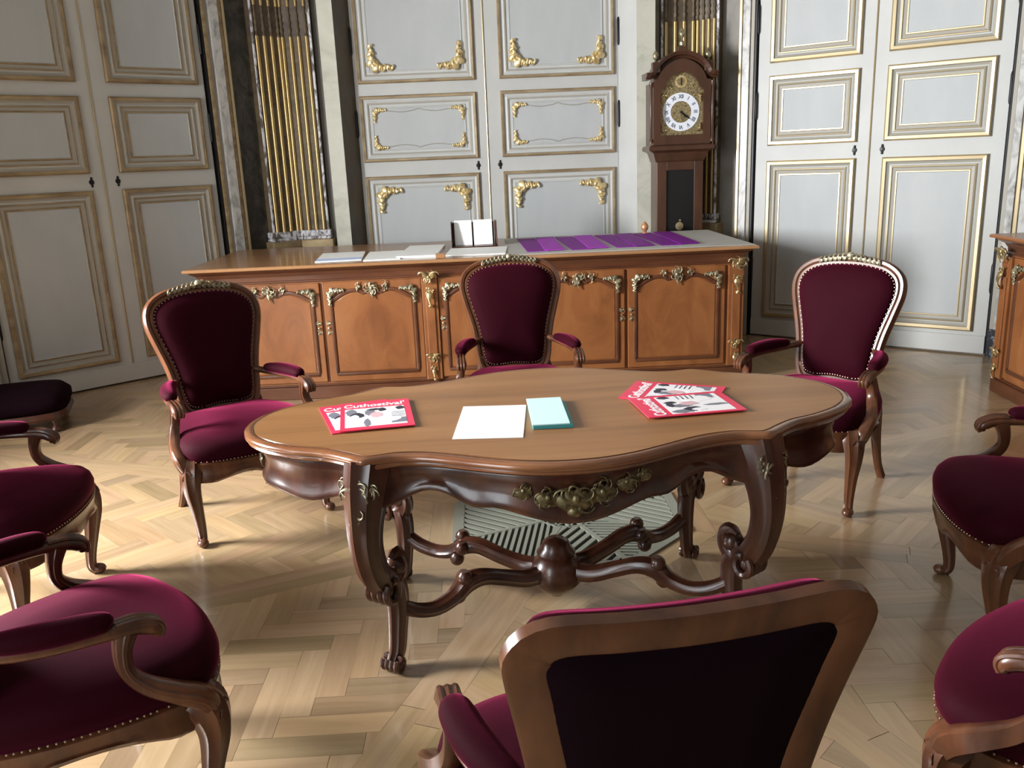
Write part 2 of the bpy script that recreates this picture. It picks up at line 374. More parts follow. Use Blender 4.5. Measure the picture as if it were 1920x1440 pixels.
# ---- cast-iron floor grating
gr = B(); Rg = GR/cos(pi/8)
def gp(r, a, z): return Vector((GC.x+r*cos(a+GA), GC.y+r*sin(a+GA), z))
def bar(a, c, w, z0=.001, z1=.009, mi=0):
    a, c = Vector(a), Vector(c); d = (c-a)
    if d.length < .004: return
    d.normalize(); s = Vector((-d.y, d.x))*w/2
    gr.loft([[Vector((*(a-s), z0)), Vector((*(a+s), z0)), Vector((*(c+s), z0)), Vector((*(c-s), z0))],
             [Vector((*(a-s), z1)), Vector((*(a+s), z1)), Vector((*(c+s), z1)), Vector((*(c-s), z1))]], mi)
for k in range(8):
    a0, a1 = (k-.5)*pi/4, (k+.5)*pi/4
    gr.loft([[gp(Rg*.945, a0, .001), gp(Rg*1.045, a0, .001), gp(Rg*1.045, a1, .001), gp(Rg*.945, a1, .001)],
             [gp(Rg*.945, a0, .008), gp(Rg*1.045, a0, .008), gp(Rg*1.045, a1, .008), gp(Rg*.945, a1, .008)]], 0)
    # herringbone slats in each sector, meeting on a spoke
    spoke = a0+GA
    c0 = GC+Vector((cos(spoke), sin(spoke)))*.12; c1 = GC+Vector((cos(spoke), sin(spoke)))*Rg*.97
    bar(c0, c1, .022)
    n1 = Vector((-sin(a0+GA), cos(a0+GA))); n2 = Vector((sin(a1+GA), -cos(a1+GA))); mid = Vector((cos(k*pi/4+GA), sin(k*pi/4+GA)))
    hp = [(n1, n1.dot(GC)+.006), (n2, n2.dot(GC)+.006), (mid, mid.dot(GC)+.115), (-mid, -(mid.dot(GC)+GR*.95))]
    sd = Vector((cos(k*pi/4+GA+(.62 if k % 2 else -.62)), sin(k*pi/4+GA+(.62 if k % 2 else -.62)))); sn = Vector((-sd.y, sd.x))
    pitch = .026 if k % 2 else .040
    for i in range(-30, 31):
        q = GC+sn*i*pitch
        w = [q-sd, q+sd, q+sd+sn*pitch*.52, q-sd+sn*pitch*.52]; w = clip(w, hp)
        if w: gr.loft([[Vector((*p, .001)) for p in w], [Vector((*p, .008)) for p in w]], 0)
for rr_ in (.035, .075, .118):
    for j in range(24):
        a, c = 2*pi*j/24, 2*pi*(j+1)/24
        bar(gp(rr_, a, 0).xy, gp(rr_, c, 0).xy, .011)
for j in range(12):
    bar(gp(.03, 2*pi*j/12, 0).xy, gp(.075, 2*pi*(j+.5)/12, 0).xy, .009); bar(gp(.075, 2*pi*(j+.5)/12, 0).xy, gp(.118, 2*pi*j/12, 0).xy, .009)
    bar(gp(.075, 2*pi*(j+.5)/12, 0).xy, gp(.118, 2*pi*(j+1)/12, 0).xy, .009)
gr.add([gp(Rg*1.03, (k-.5)*pi/4, .0006) for k in range(8)], [tuple(range(8))], 1)
o = mk('floor_grating', gr, ['grate', 'pit'], smooth=False)
tag(o, 'grey-green cast-iron floor grating with slanted slats under the oval table', 'floor grate')
# ------------------------------------------------------------------ panelled doors
def rect_steps(b, x0, x1, z0, z1, steps, yb):
    """mitred rectangular mouldings: steps = [(inset, out, material)], ends in the field"""
    rings = [[Vector((x0+i, yb-o_, z0+i)), Vector((x1-i, yb-o_, z0+i)), Vector((x1-i, yb-o_, z1-i)), Vector((x0+i, yb-o_, z1-i))] for i, o_, m in steps]
    for k in range(len(rings)-1):
        a, c = rings[k], rings[k+1]; vs = a+c
        b.add(vs, [(j, (j+1) % 4, 4+(j+1) % 4, 4+j) for j in range(4)], steps[k+1][2])
def field(b, x0, x1, z0, z1, yb, i, o_, mi):
    b.add([(x0+i, yb-o_, z0+i), (x1-i, yb-o_, z0+i), (x1-i, yb-o_, z1-i), (x0+i, yb-o_, z1-i)], [(0, 1, 2, 3)], mi)
# material slots: 0 grey 1 gold 2 field 3 taupe
STEP_A = [(0, 0, 1), (0, .018, 1), (.010, .028, 1), (.030, .026, 1), (.036, .012, 3), (.052, .004, 3), (.060, .006, 0), (.064, .016, 0), (.072, .018, 1), (.078, .008, 3), (.098, .005, 3), (.102, .013, 1), (.110, .013, 1), (.114, .006, 2)]
STEP_C = [(0, 0, 1), (0, .018, 1), (.008, .026, 1), (.022, .024, 1), (.028, .012, 3), (.04, .008, 0), (.055, .014, 0), (.066, .012, 3), (.070, .003, 0), (.088, .003, 0), (.092, .010, 0), (.098, .010, 0), (.102, .006, 2)]
ZP = [(.170, 1.405), (1.520, 2.038), (2.130, 3.95)]
def make_door(idx, wn, leaves, bead, edge, steps, ornaments, gd='goldbrown'):
    """leaves: panel x-ranges; bead: meeting line; edge: outer door edges"""
    T = wall_frame(wn); yb = -.02
    root = empty('door_%d' % idx, kind='structure', mtx=T)
    for li, (p0, p1) in enumerate(leaves):
        x0, x1 = (edge[0], bead-.002) if li == 0 else (bead+.002, edge[1])
        b = B(); b.box(x0, x1, yb, -.001, .015, 4.1)
        leaf = mk('door_leaf', b, 'grey', root, smooth=False)
        for (z0, z1) in ZP:
            pb = B(); rect_steps(pb, p0, p1, z0, z1, steps, yb-.0005)
            i, o_, m = steps[-1]; field(pb, p0, p1, z0, z1, yb-.0005, i, o_, 2)
            mk('panel', pb, ['grey', gd, 'greyfield', 'taupe'], leaf, smooth=False)
            if ornaments:
                low, high = z0 < 1 or z1 < 2.1, z0 > 1.4
                sz = .125 if (1.4 < z0 < 2) else .23; ins = .105
                if z0 < 1: cs = [(1, -1), (-1, -1)]
                elif z0 < 2: cs = [(1, 1), (-1, 1), (1, -1), (-1, -1)]
                else: cs = [(1, 1), (-1, 1)]
                for q, (sx, s2) in enumerate(cs):
                    cx = p0+ins if sx > 0 else p1-ins; cz = z0+ins if s2 > 0 else z1-ins
                    ob = B(); corner_orn(ob, (cx, yb-.008, cz), sx, s2, sz, (0, -1, 0), (1, 0, 0), (0, 0, 1), seed=q+int(z0*10))
                    mk('corner_ornament', ob, 'goldpale', leaf)
                # thin serpentine fillet joining the corner sprays
                fb = B(); zz = [z0+ins+.012, z1-ins-.012] if 1.4 < z0 < 2 else []
                for z in zz:
                    s = 1 if z < (z0+z1)/2 else -1
                    ptsf = [(p0+ins+.09+(p1-p0-2*ins-.18)*t, yb-.009, z+s*.014*(abs(2*t-1)**2*0+ (.5-.5*cos(2*pi*t*2)) - (1.2 if abs(t-.5) < .05 else 0)*.6)) for t in [j/16 for j in range(17)]]
                    sweep(fb, ptsf, .0035, hint=(0, 1, 0), shape=RND8, n=2)
                if zz: mk('fillet', fb, 'taupe', leaf)
        # keyhole plate
        kx = bead-.085 if li == 0 else bead+.095
        if wn == 'right': kx = bead-.165+.06 if li == 0 else bead+.09
        kb = B(); kb.lathe([(.001, -.006), (.016, -.004), (.019, 0)], (kx, yb-.001, 1.462), 12, axis='Y')
        for s in (1, -1): kb.ball((kx, yb-.004, 1.462+s*.024), .009, sc=(1, .5, 1.6))
        mk('keyhole_plate', kb, 'iron', leaf)
        hx = edge[0]-.005 if li == 0 else edge[1]+.005
        for hz in (.45, 1.72, 2.35):
            hb = B(); hb.lathe([(.006, 0), (.011, .02), (.011, .19), (.006, .21)], (hx, yb-.012, hz), 10)
            mk('hinge', hb, 'iron', leaf)
    mb = B(); sweep(mb, [(bead, yb-.004, .02), (bead, yb-.004, 4.1)], .006, hint=(0, 1, 0), shape=RND8, n=1)
    mk('meeting_bead', mb, 'gold', root)
    return root
make_door(1, 'left', [(1.386, 2.060), (2.262, 2.925)], 2.150, (1.33, 2.975), STEP_A, False)
make_door(2, 'back', [(-1.020, -.080), (.117, 1.045)], 0.0, (-1.05, 1.075), STEP_C, True)
make_door(3, 'right', [(-2.525, -1.853), (-1.663, -.975)], -1.76, (-2.62, -.885), STEP_A, False, 'gold')
def strip(idx, wn, segs):
    """vertical door-frame strips; segs = (x0, x1, out, z0, z1, material)"""
    ms = sorted(set(s[5] for s in segs)); b = B()
    for x0, x1, out, z0, z1, m in segs: b.box(x0, x1, -out, -.0005, z0, z1, ms.index(m))
    o = mk('trim_%d' % idx, b, ms, smooth=False, bevel=.004); o.matrix_world = wall_frame(wn); tag(o, kind='structure'); return o
strip(1, 'left', [(2.99, 3.005, .05, 0, WH-.01, 'iron'), (3.005, 3.03, .065, 0, WH-.01, 'goldworn'), (3.03, 3.055, .05, 0, WH-.01, 'taupe'), (3.055, 3.13, .075, 0, WH-.01, 'greymarble'), (3.13, 3.165, .055, 0, WH-.01, 'goldworn'), (3.165, 3.185, .065, 0, WH-.01, 'gold')])
strip(2, 'left', [(1.27, 1.318, .05, 0, WH-.01, 'taupe'), (1.2, 1.27, .075, 0, WH-.01, 'greymarble'), (1.0, 1.2, .04, 0, WH-.01, 'darkmarble')])
strip(3, 'right', [(-2.645, -2.628, .05, 0, WH-.01, 'iron'), (-2.675, -2.645, .06, 0, WH-.01, 'taupe'), (-2.735, -2.675, .075, 0, WH-.01, 'greymarble'), (-2.76, -2.735, .085, 0, WH-.01, 'gold')])
strip(4, 'right', [(-.875, -.862, .05, 0, WH-.01, 'iron'), (-.862, -.835, .06, .2, WH-.01, 'taupe'), (-.835, -.79, .075, .2, WH-.01, 'greymarble'), (-.79, -.76, .06, .2, WH-.01, 'gold'), (-.862, -.74, .085, 0, .2, 'bluemarble'), (-.76, -.5, .05, 0, WH-.01, 'greymarble')])
def splay(idx, xa, xb, out, mi, nm):
    b = B(); lo, hi = min(xa, xb), max(xa, xb)
    # xa = outer (towards pilaster), xb = door edge
    for (z0, z1) in ((0, WH-.01),):
        xm = xa+(xb-xa)*.55
        ring = lambda z: [Vector((xa, -.0005, z)), Vector((xa, -out, z)), Vector((xm, -out, z)), Vector((xb, -.018, z)), Vector((xb, -.0005, z))]
        b.loft([ring(z0), ring(z1)], 0)
        n0 = len(b.f)
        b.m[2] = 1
    o = mk('trim_%d' % idx, b, nm, smooth=False); o.matrix_world = wall_frame('back'); tag(o, kind='structure')
splay(5, -1.27, -1.052, .2, 0, ['marble', 'shadereveal'])  # left reveal coloured dark for its shade; the right twin stays grey
splay(6, 1.345, 1.078, .2, 0, ['marble', 'grey'])
tag(mk('trim_7', (lambda b: (b.box(-1.345, -1.27, -.03, -.0005, 0, WH-.01), b)[1])(B()), 'shadereveal', smooth=False), kind='structure').matrix_world = wall_frame('back')  # strip beside the jamb, its shading put into the dark colour
# base boards under the doors
for i, (wn, x0, x1, m) in enumerate([('left', 1.33, 2.975, 'grey'), ('back', -1.05, 1.075, 'grey'), ('right', -2.62, -.885, 'grey')]):
    b = B(); b.box(x0, x1, -.034, -.0205, .012, .14)
    o = mk('baseboard_'+wn, b, m, smooth=False, bevel=.003); o.matrix_world = wall_frame(wn); tag(o, kind='structure')
# ------------------------------------------------------------------ folded corner pilasters with gilded reeds
def pilaster(idx, sides):
    root = empty('trim_%d' % idx, kind='structure')
    for wn, xc, s, nre, W in sides:       # xc = corner x, s = direction away from the corner
        T = wall_frame(wn)
        def put(name, b, m, **k):
            o = mk(name, b, m, root, **k); o.matrix_local = T; return o
        xa, xb = sorted((xc+s*.012, xc+s*W))
        b = B(); b.box(xa, xb, -.07, -.001, 1.0, 2.5); b.box(xa, xb, -.072, -.001, 2.5, 4.3, 1); put('pilaster_ground', b, ['pilaster', 'pilasterdark'], smooth=False)
        e0, e1 = sorted((xc+s*(W-.016), xc+s*(W+.003))); b = B(); b.box(e0, e1, -.085, -.07, 1.0, 4.3); put('pilaster_edge', b, 'chippedglare' , bevel=.004, smooth=False)
        b = B(); xq0, xq1 = sorted((xc+s*.02, xc+s*(W+.015))); b.box(xq0, xq1, -.1, -.001, .95, 1.0); b.box(xq0, xq1, -.115, -.001, .925, .95); put('pilaster_base', b, 'chippedglare', bevel=.008, smooth=False)
        b = B(); xq0, xq1 = sorted((xc+s*.02, xc+s*(W+.035))); b.box(xq0, xq1, -.13, -.001, 0, .925); put('pedestal', b, 'goldworn', bevel=.006, smooth=False)
        for i in range(nre):
            x = xc+s*(.045+(W-.085)*i/(nre-1))
            r = B(); sweep(r, [(x, -.075, 1.0), (x, -.075, 2.5)], .0145, hint=(0, 1, 0), n=1); sweep(r, [(x, -.078, 2.72), (x, -.078, 4.3)], .0115, hint=(0, 1, 0), n=1)
            put('gilded_reed', r, 'reed')
            h = B(); h.lathe([(.004, 2.49), (.013, 2.51), (.006, 2.525), (.016, 2.55), (.007, 2.575), (.015, 2.60), (.007, 2.625), (.014, 2.65), (.005, 2.68), (.011, 2.70), (.004, 2.73)], (x, -.078, 0), 8)
            put('husk_ornament', h, 'pilaster')
iv = {n: wall_frame(n).inverted() for n in ORDER}
def cx_(n, v): return (iv[n] @ Vector((v.x, v.y, 0))).x
cLM, cMR = V8['left'], V8['back']
pilaster(8, [('left', cx_('left', cLM), -1, 4, .272), ('back', cx_('back', cLM), 1, 4, .272)])
pilaster(9, [('back', cx_('back', cMR), -1, 4, .30), ('right', cx_('right', cMR), 1, 4, .225)])
# ------------------------------------------------------------------ armchairs
LOOP_STD = [(0, .452), (.10, .445), (.152, .462), (.170, .52), (.179, .60), (.194, .68), (.219, .77), (.240, .86), (.227, .925), (.172, .968), (.09, .987), (0, .992)]
LOOP_WIDE = [(0, .455), (.09, .45), (.145, .47), (.162, .54), (.170, .63), (.182, .72), (.196, .80), (.212, .885), (.212, .915), (.186, .931), (.1, .924), (0, .920)]
def backy(h): return -.175-.16*(h-.47)-.12*(h-.47)**2
def make_armchair(wide=False):
    root = empty('armchair')
    half = LOOP_WIDE if wide else LOOP_STD
    loop = half+[(-x, z) for x, z in reversed(half[1:-1])]
    P3 = [(x, backy(z)-.02*abs(x)*0, z) for x, z in loop]
    nrm = Vector((0, 1, .3)).normalized()
    fr = B()
    if wide: shp = [(1, .5), (.75, .9), (-.75, .9), (-1, .5), (-1, -.6), (-.8, -.8), (.8, -.8), (1, -.6)]; ru, rv = .034, .016
    else: shp = [(1, .2), (.75, .75), (.35, .8), (.15, .55), (-.1, .9), (-.6, 1.0), (-.95, .5), (-1, -.3), (-.7, -.9), (.7, -.9), (1, -.4)]; ru, rv = .024, .021
    sweep(fr, P3, [(ru, rv)]*len(P3), hint=nrm, shape=shp, n=4, closed=True)
    mk('back_frame', fr, 'chairwood', root)
    C = catmull(P3, 4, True)
    cen = Vector((0, backy(.76), .76))
    def inset(sc, push, src=C):
        return [Vector((p.x*sc, p.y, cen.z+(p.z-cen.z)*sc))+nrm*push+Vector((0, backy(cen.z+(p.z-cen.z)*sc)-p.y, 0)) for p in src]
    up_ = B(); rings = ([inset(.95, -.004), inset(.98, .024), inset(1.0, .042), inset(.96, .056)] if wide else [inset(.93, -.004), inset(.915, .016)])+[inset(.86, .032+.022*wide), inset(.72, .046), inset(.5, .055), inset(.25, .059), inset(.03, .06)]
    up_.loft(rings, 0, cap0=False); mk('back_cushion', up_, 'velvet', root, sharp=80)
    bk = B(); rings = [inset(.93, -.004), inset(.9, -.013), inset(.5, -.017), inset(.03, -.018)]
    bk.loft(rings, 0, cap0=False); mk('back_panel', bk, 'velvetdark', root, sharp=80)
    nl = B(); ring = inset(.98 if wide else .915, .020); L = len(ring)
    for i in range(L):
        a, c = ring[i], ring[(i+1) % L]; m_ = max(1, int((c-a).length/.0115))
        for j in range(m_): nl.ball(a+(c-a)*(j/m_), .0032, n=6)
    mk('nail_trim', nl, 'nail', root)
    if not wide:
        cr = B()
        for i in range(-6, 7):
            x = i*.0215; z = .994-.9*x*x+.004; y = backy(z)+.012
            curl(cr, (x, y, z), (pi/2-(.9 if i > 0 else -.9 if i < 0 else 0)), .052*(1-.05*abs(i)), .015, (2.2 if i >= 0 else -2.2), Vector((1, 0, 0)), Vector((0, 0, 1)), Vector((0, 1, 0)))
            cr.ball((x, y+.010, z+.006), .0095, n=6)
        cr.ball((0, backy(1)+.016, 1.015), .018, n=8)
        mk('crest_carving', cr, 'olivebronze', root)
    # back posts down to the seat
    for s in (1, -1):
        lg = B(); sweep(lg, [(s*.160, backy(.52), .52), (s*.178, -.185, .44), (s*.196, -.19, .34), (s*.200, -.20, .2), (s*.205, -.225, .08), (s*.212, -.262, .0)], [(.018, .018), (.021, .02), (.023, .022), (.02, .019), (.016, .016), (.017, .017)], hint=(1, 0, 0), shape=SQR)
        mk('leg', lg, 'chairwood', root)
    # seat outline
    sh = [(0, -.205), (.13, -.205), (.19, -.19), (.230, -.13), (.272, -.02), (.296, .10), (.303, .20), (.284, .275), (.215, .325), (.11, .352), (0, .36)]
    so = catmull([(x, y, 0) for x, y in sh]+[(-x, y, 0) for x, y in reversed(sh[1:-1])], 4, True)
    def sring(sc, z, out=0, fz=None):
        r_ = []
        for p in so:
            c = Vector((0, .07, 0)); d = (p-c); q = c+d*sc+d.normalized()*out
            zz = z+(fz(p) if fz else 0); r_.append(Vector((q.x, q.y, zz)))
        return r_
    def arch(p):   # underside rises between the legs
        a = atan2(p.y-.07, p.x); t = abs(p.x)/.3
        fr_ = max(0, 1-(abs(p.x)/.22)**2) if p.y > .2 else 0
        sd_ = max(0, 1-((p.y-.02)/.17)**2) if abs(p.x) > .2 else 0
        ctr = .028*math.exp(-(p.x/.06)**2) if p.y > .2 else 0
        return .034*max(fr_, sd_)-ctr
    ra = B(); rings = [sring(1, .285, -.035, arch), sring(1, .282, -.006, arch), sring(1, .296, .004, arch), sring(1, .325, -.002), sring(1, .352, .004), sring(1, .366, .008), sring(1, .372, -.004), sring(1, .372, -.04)]
    ra.loft(rings, 0); mk('seat_rail', ra, 'chairwood', root, sharp=60)
    st = B(); rings = [sring(1, .371, -.004), sring(1, .388, .008), sring(1, .41, .011), sring(1, .432, .004), sring(1, .448, -.012), sring(.86, .463), sring(.7, .474), sring(.45, .483), sring(.2, .487), sring(.02, .488)]
    st.loft(rings, 0, cap0=False); mk('seat_cushion', st, 'velvet', root, sharp=85)
    nl = B(); ring = sring(1, .376, .007); L = len(ring)
    for i in range(L):
        a, c = ring[i], ring[(i+1) % L]; m_ = max(1, int((c-a).length/.0125))
        for j in range(m_): nl.ball(a+(c-a)*(j/m_), .0027, n=6)
    mk('seat_nail_trim', nl, 'nail', root)
    for s in (1, -1):
        lg = B()
        sweep(lg, [(s*.262, .235, .37), (s*.290, .262, .335), (s*.300, .272, .27), (s*.290, .262, .18), (s*.280, .248, .09), (s*.278, .245, .035), (s*.285, .258, .016)], [(.034, .034), (.046, .042), (.036, .034), (.026, .025), (.02, .02), (.018, .018), (.022, .018)], hint=(1, 0, 0), shape=RIBBED if not wide else ROUND)
        lg.ball((s*.286, .266, .019), .024, n=10, sc=(1, 1.15, .8))
        mk('leg', lg, 'chairwood', root)
        kc = B(); r_ = Vector((-s*.7, .7, 0)).normalized(); o_ = Vector((s*.7, .7, 0)).normalized()
        foliage(kc, Vector((s*.296, .272, .325))+o_*.028, .045, r_, (0, 0, 1), o_, seed=3, n=7, wmul=.8)
        curl(kc, Vector((s*.300, .274, .29))+o_*.016, -pi/2, .05, .011, .6, r_, Vector((0, 0, 1)), o_)
        mk('knee_carving', kc, 'chairwood', root)
        ar = B()
        sweep(ar, [(s*.172, backy(.6)+.002, .605), (s*.200, -.155, .598), (s*.243, -.085, .588), (s*.272, 0, .585), (s*.284, .09, .582), (s*.286, .15, .577), (s*.286, .180, .563), (s*.286, .184, .545)],
              [(.017, .016), (.016, .015), (.018, .016), (.021, .016), (.021, .017), (.024, .020), (.026, .020), (.02, .012)], hint=(0, 0, 1), shape=ROUND)
        for q in (-1, 0, 1): sweep(ar, [(s*.286+q*.013, .105, .594), (s*.286+q*.014, .15, .592), (s*.286+q*.014, .187, .576), (s*.286+q*.014, .196, .558), (s*.286+q*.013, .190, .543)], .0075, hint=(1, 0, 0), shape=RND8, n=4)
        sweep(ar, [(s*.284, .125, .575), (s*.285, .112, .53), (s*.292, .114, .485), (s*.308, .145, .445), (s*.322, .195, .412), (s*.326, .245, .378), (s*.314, .268, .340)],
              [(.024, .021), (.018, .019), (.0165, .019), (.019, .022), (.022, .024), (.026, .024), (.02, .02)], hint=(1, 0, 0), shape=SQR)
        mk('armrest', ar, 'chairwood', root)
        pd = B(); sweep(pd, [(s*.208, -.135, .606), (s*.216, -.125, .612), (s*.243, -.075, .613), (s*.266, -.01, .612), (s*.279, .055, .610), (s*.283, .092, .606), (s*.284, .100, .600)], [(.006, .005), (.022, .018), (.031, .025), (.034, .027), (.032, .025), (.024, .02), (.006, .005)], hint=(0, 0, 1), n=5)
        mk('arm_pad', pd, 'velvet', root, sharp=80)
    return root
GRP = 'carved armchairs with crimson velvet round the table'
ch0 = make_armchair(); index_children(ch0)
CH = [((-1.233, 3.649), -2.498, 'crimson carved armchair beyond the left end of the table, its whole oval back in view'),
      ((.033, 4.161), 3.224, 'crimson velvet carved armchair behind the table, in front of the long cabinet'),
      ((1.365, 3.694), 2.353, 'crimson carved armchair beyond the right end of the table, before the right door'),
      ((-1.89, 2.77), -1.5, 'crimson armchair cut by the left frame edge, above the nearer bottom left chair'),
      ((-1.114, 1.757), -.873, 'crimson armchair filling the bottom left corner, cut by the frame, bright pink lit seat'),
      ((1.70, 2.44), 1.33, 'crimson armchair in shade at the right edge, above the bottom right corner chair'),
      ((1.235, 1.44), .70, 'crimson armchair in the bottom right corner with glossy light brown arm support')]
for i, (p, a, lb) in enumerate(CH):
    o = ch0 if i == 0 else copy_tree(ch0)
    o.location = (p[0], p[1], 0); o.rotation_euler = (0, 0, a); tag(o, lb, 'armchair', GRP)
o = make_armchair(True); o.location = (.172, 1.228, 0); o.rotation_euler = (0, 0, .166)
tag(o, 'armchair seen from behind in the foreground, wide flat wooden frame around dark fabric', 'armchair', GRP)
# low upholstered footstool by the left wall
fs = empty('footstool', (-3.12, 5.12, 0), radians(20), 'low dark maroon velvet footstool at the left edge by the left wall', 'footstool')
b = B()
def sq(hx, hy, z, k=4):
    return [Vector((hx*math.copysign(abs(cos(t))**(2/k), cos(t)), hy*math.copysign(abs(sin(t))**(2/k), sin(t)), z)) for t in [2*pi*j/32 for j in range(32)]]
b.loft([sq(.33, .26, .13), sq(.35, .28, .16), sq(.35, .28, .2), sq(.31, .24, .24), sq(.2, .15, .26), sq(.02, .02, .265)]); mk('cushion', b, 'velvetdark', fs, sharp=80)
b = B(); b.loft([sq(.34, .27, .08), sq(.35, .28, .1), sq(.34, .27, .13)]); mk('frame', b, 'mahog', fs)
for sx in (1, -1):
    for sy in (1, -1):
        b = B(); b.lathe([(.02, 0), (.032, .02), (.02, .05), (.03, .085)], (sx*.27, sy*.2, 0), 12); mk('foot', b, 'mahog', fs)
# ------------------------------------------------------------------ oval scalloped table
TC, TA, TZ = (.125, 2.65), radians(4), .725
tb = empty('salon_table', (*TC, 0), TA, 'large scalloped oval wooden table with carved scroll legs and bronze mounts', 'table')
q4 = [(.970, 0), (.962, .06), (.935, .13), (.87, .205), (.78, .265), (.70, .30), (.64, .345), (.60, .38), (.572, .394), (.54, .389), (.49, .38), (.42, .392), (.35, .42), (.27, .462), (.18, .505), (.09, .532), (0, .54)]
full = q4+[(-x, y) for x, y in reversed(q4[:-1])]; full = full+[(x, -y) for x, y in reversed(full[1:-1])]
TO = catmull([(x, y, 0) for x, y in full], 3, True)
def tnorm(P):
    N_ = []
    for i in range(len(P)):
        t = P[(i+1) % len(P)]-P[i-1]; N_.append(Vector((t.y, -t.x, 0)).normalized())
    return N_
TN = tnorm(TO)
TM = [(n*.25+p.normalized()*.85).normalized() for p, n in zip(TO, TN)]
def tring(off, z, fz=None):
    return [Vector((p.x+(m if off < -.013 else n).x*off, p.y+(m if off < -.013 else n).y*off, z+(fz(p) if fz else 0))) for p, n, m in zip(TO, TN, TM)]
b = B(); tr0 = tring(-.029, TZ)
b.loft([[Vector((p.x*k_, p.y*k_, TZ)) for p in tr0] for k_ in (1, .75, .5, .25, .01)], 0, cap0=False)
b2 = B(); rings = [tring(-.06, TZ-.04), tring(-.014, TZ-.04), tring(-.006, TZ-.033), tring(-.010, TZ-.027), tring(.002, TZ-.019), tring(.002, TZ-.010), tring(-.004, TZ-.004), tring(-.012, TZ-.001), tring(-.024, TZ-.001), tring(-.028, TZ-.004), tring(-.031, TZ-.0005)]
mk('tabletop', b, 'tabletop', tb, smooth=False)
b2.loft(rings, 0, cap1=False); mk('tabletop_edge', b2, 'tableedge', tb, sharp=70)
def apz(p):
    x, y = abs(p.x), abs(p.y)
    if x < .575: d = .062*math.exp(-(x/.22)**2)+.02*math.exp(-((x-.30)/.05)**2)-.012*math.exp(-((x-.42)/.06)**2)
    elif x < 2: d = .045*math.exp(-((x-.80)/.12)**2)+.025*math.exp(-((x-.97)/.07)**2)
    d += .035*math.exp(-((x-.55)/.07)**2)
    return -d
b = B(); rings = [tring(-.055, TZ-.035), tring(-.045, TZ-.05), tring(-.048, TZ-.075), tring(-.055, TZ-.095), tring(-.046, TZ-.108, apz), tring(-.038, TZ-.118, apz), tring(-.042, TZ-.128, apz), tring(-.06, TZ-.128, apz), tring(-.08, TZ-.1, apz), tring(-.08, TZ-.035)]
b.loft(rings, 0, loop=False); mk('apron', b, 'mahog', tb, sharp=60)
for sx, sy in ((1, 1), (-1, 1), (1, -1), (-1, -1)):
    e = Vector((sx*.55, sy*.83, 0)).normalized(); base = Vector((sx*.535, sy*.285, 0)); pl = Vector((-e.y, e.x, 0))
    P = lambda o_, z: base+e*o_+Vector((0, 0, z))
    lg = B()
    sweep(lg, [P(.04, .68), P(.068, .61), P(.088, .53), P(.092, .45), P(.074, .37), P(.038, .315), P(-.008, .295), P(-.042, .31), P(-.052, .34), P(-.036, .36), P(-.02, .35)],
          [(.085, .06), (.07, .056), (.054, .048), (.047, .042), (.045, .04), (.043, .037), (.038, .03), (.034, .024), (.032, .02), (.03, .018), (.028, .012)], hint=pl, shape=RIBBED, n=5)
    lg.ball(P(-.03, .335), .036, n=12, sc=(1, 1, .95))
    # rolled scroll under the knee
    for j in range(4):
        w = (j-1.5)*.022; c = P(.035, .285)+pl*w
        lg.ball(P(.035, .285)+pl*w, .026, n=8) if j in (1, 2) else None
        sweep(lg, [c+e*.028*cos(t)+Vector((0, 0, .032*sin(t))) for t in [pi/2+2*pi*q/9 for q in range(9)]], .0125, hint=pl, shape=RND8, n=2)
    sweep(lg, [P(.02, .33), P(-.022, .27), P(-.03, .2), P(-.02, .12), P(-.008, .06), P(.012, .03)], [(.034, .028), (.036, .03), (.034, .028), (.03, .024), (.028, .022), (.026, .018)], hint=pl, shape=RIBBED, n=5)
    for j in range(4):
        w = (j-1.5)*.0165; c = P(.018, .03)+pl*w
        lg.ball(c, .016, n=8)
        sweep(lg, [c+e*.017*cos(t)+Vector((0, 0, .018*sin(t))) for t in [pi/2+2*pi*q/9 for q in range(9)]], .0105, hint=pl, shape=RND8, n=2)
    mk('leg', lg, 'mahog', tb)
    mb = B(); c = P(.05, .62)+e*.060
    foliage(mb, c, .085, pl, (0, 0, 1), e, seed=5, n=10); foliage(mb, c+Vector((0, 0, -.06))+e*.016, .065, pl, (0, 0, 1), e, seed=6, spread=(-2.6, -.5), n=4)
    foliage(mb, c+Vector((0, 0, -.10))+e*.012, .045, pl, (0, 0, 1), e, seed=8, n=6)
    for q in (1, -1): foliage(mb, c+pl*.042*q+Vector((0, 0, .012))-e*.012, .055, pl, (0, 0, 1), e, seed=7, n=7)
    mk('knee_mount', mb, 'olivebronze', tb)
    st = B(); Q = base+e*-.03; ctr = Vector((0, 0, 0)); d = (ctr-Q); 
    def SP(t, z, lat=0):
        sd = Vector((-d.y, d.x, 0)).normalized()*(sx*sy); return Q+d*t+sd*lat+Vector((0, 0, z))
    sweep(st, [SP(0, .20), SP(.1, .165), SP(.22, .15), SP(.34, .165, .01), SP(.42, .195, .015), SP(.52, .20, .012), SP(.65, .175, .01), SP(.8, .15), SP(.96, .155)],
          [(.022, .022), (.024, .022), (.024, .022), (.028, .024), (.034, .03), (.03, .026), (.028, .026), (.03, .028), (.034, .03)], hint=(0, 0, 1), shape=RIBBED, n=4)
    for (t, z, lat) in ((.40, .222, 0), (.38, .15, .03), (.43, .20, .045)):
        st.ball(SP(t, z, lat), .026, n=10)
    mk('stretcher', st, 'mahog', tb)
b = B(); b.lathe([(.002, .052), (.02, .055), (.035, .07), (.06, .085), (.082, .11), (.088, .145), (.08, .18), (.06, .2), (.066, .215), (.05, .235), (.045, .25), (.03, .262), (.002, .268)], n=28)
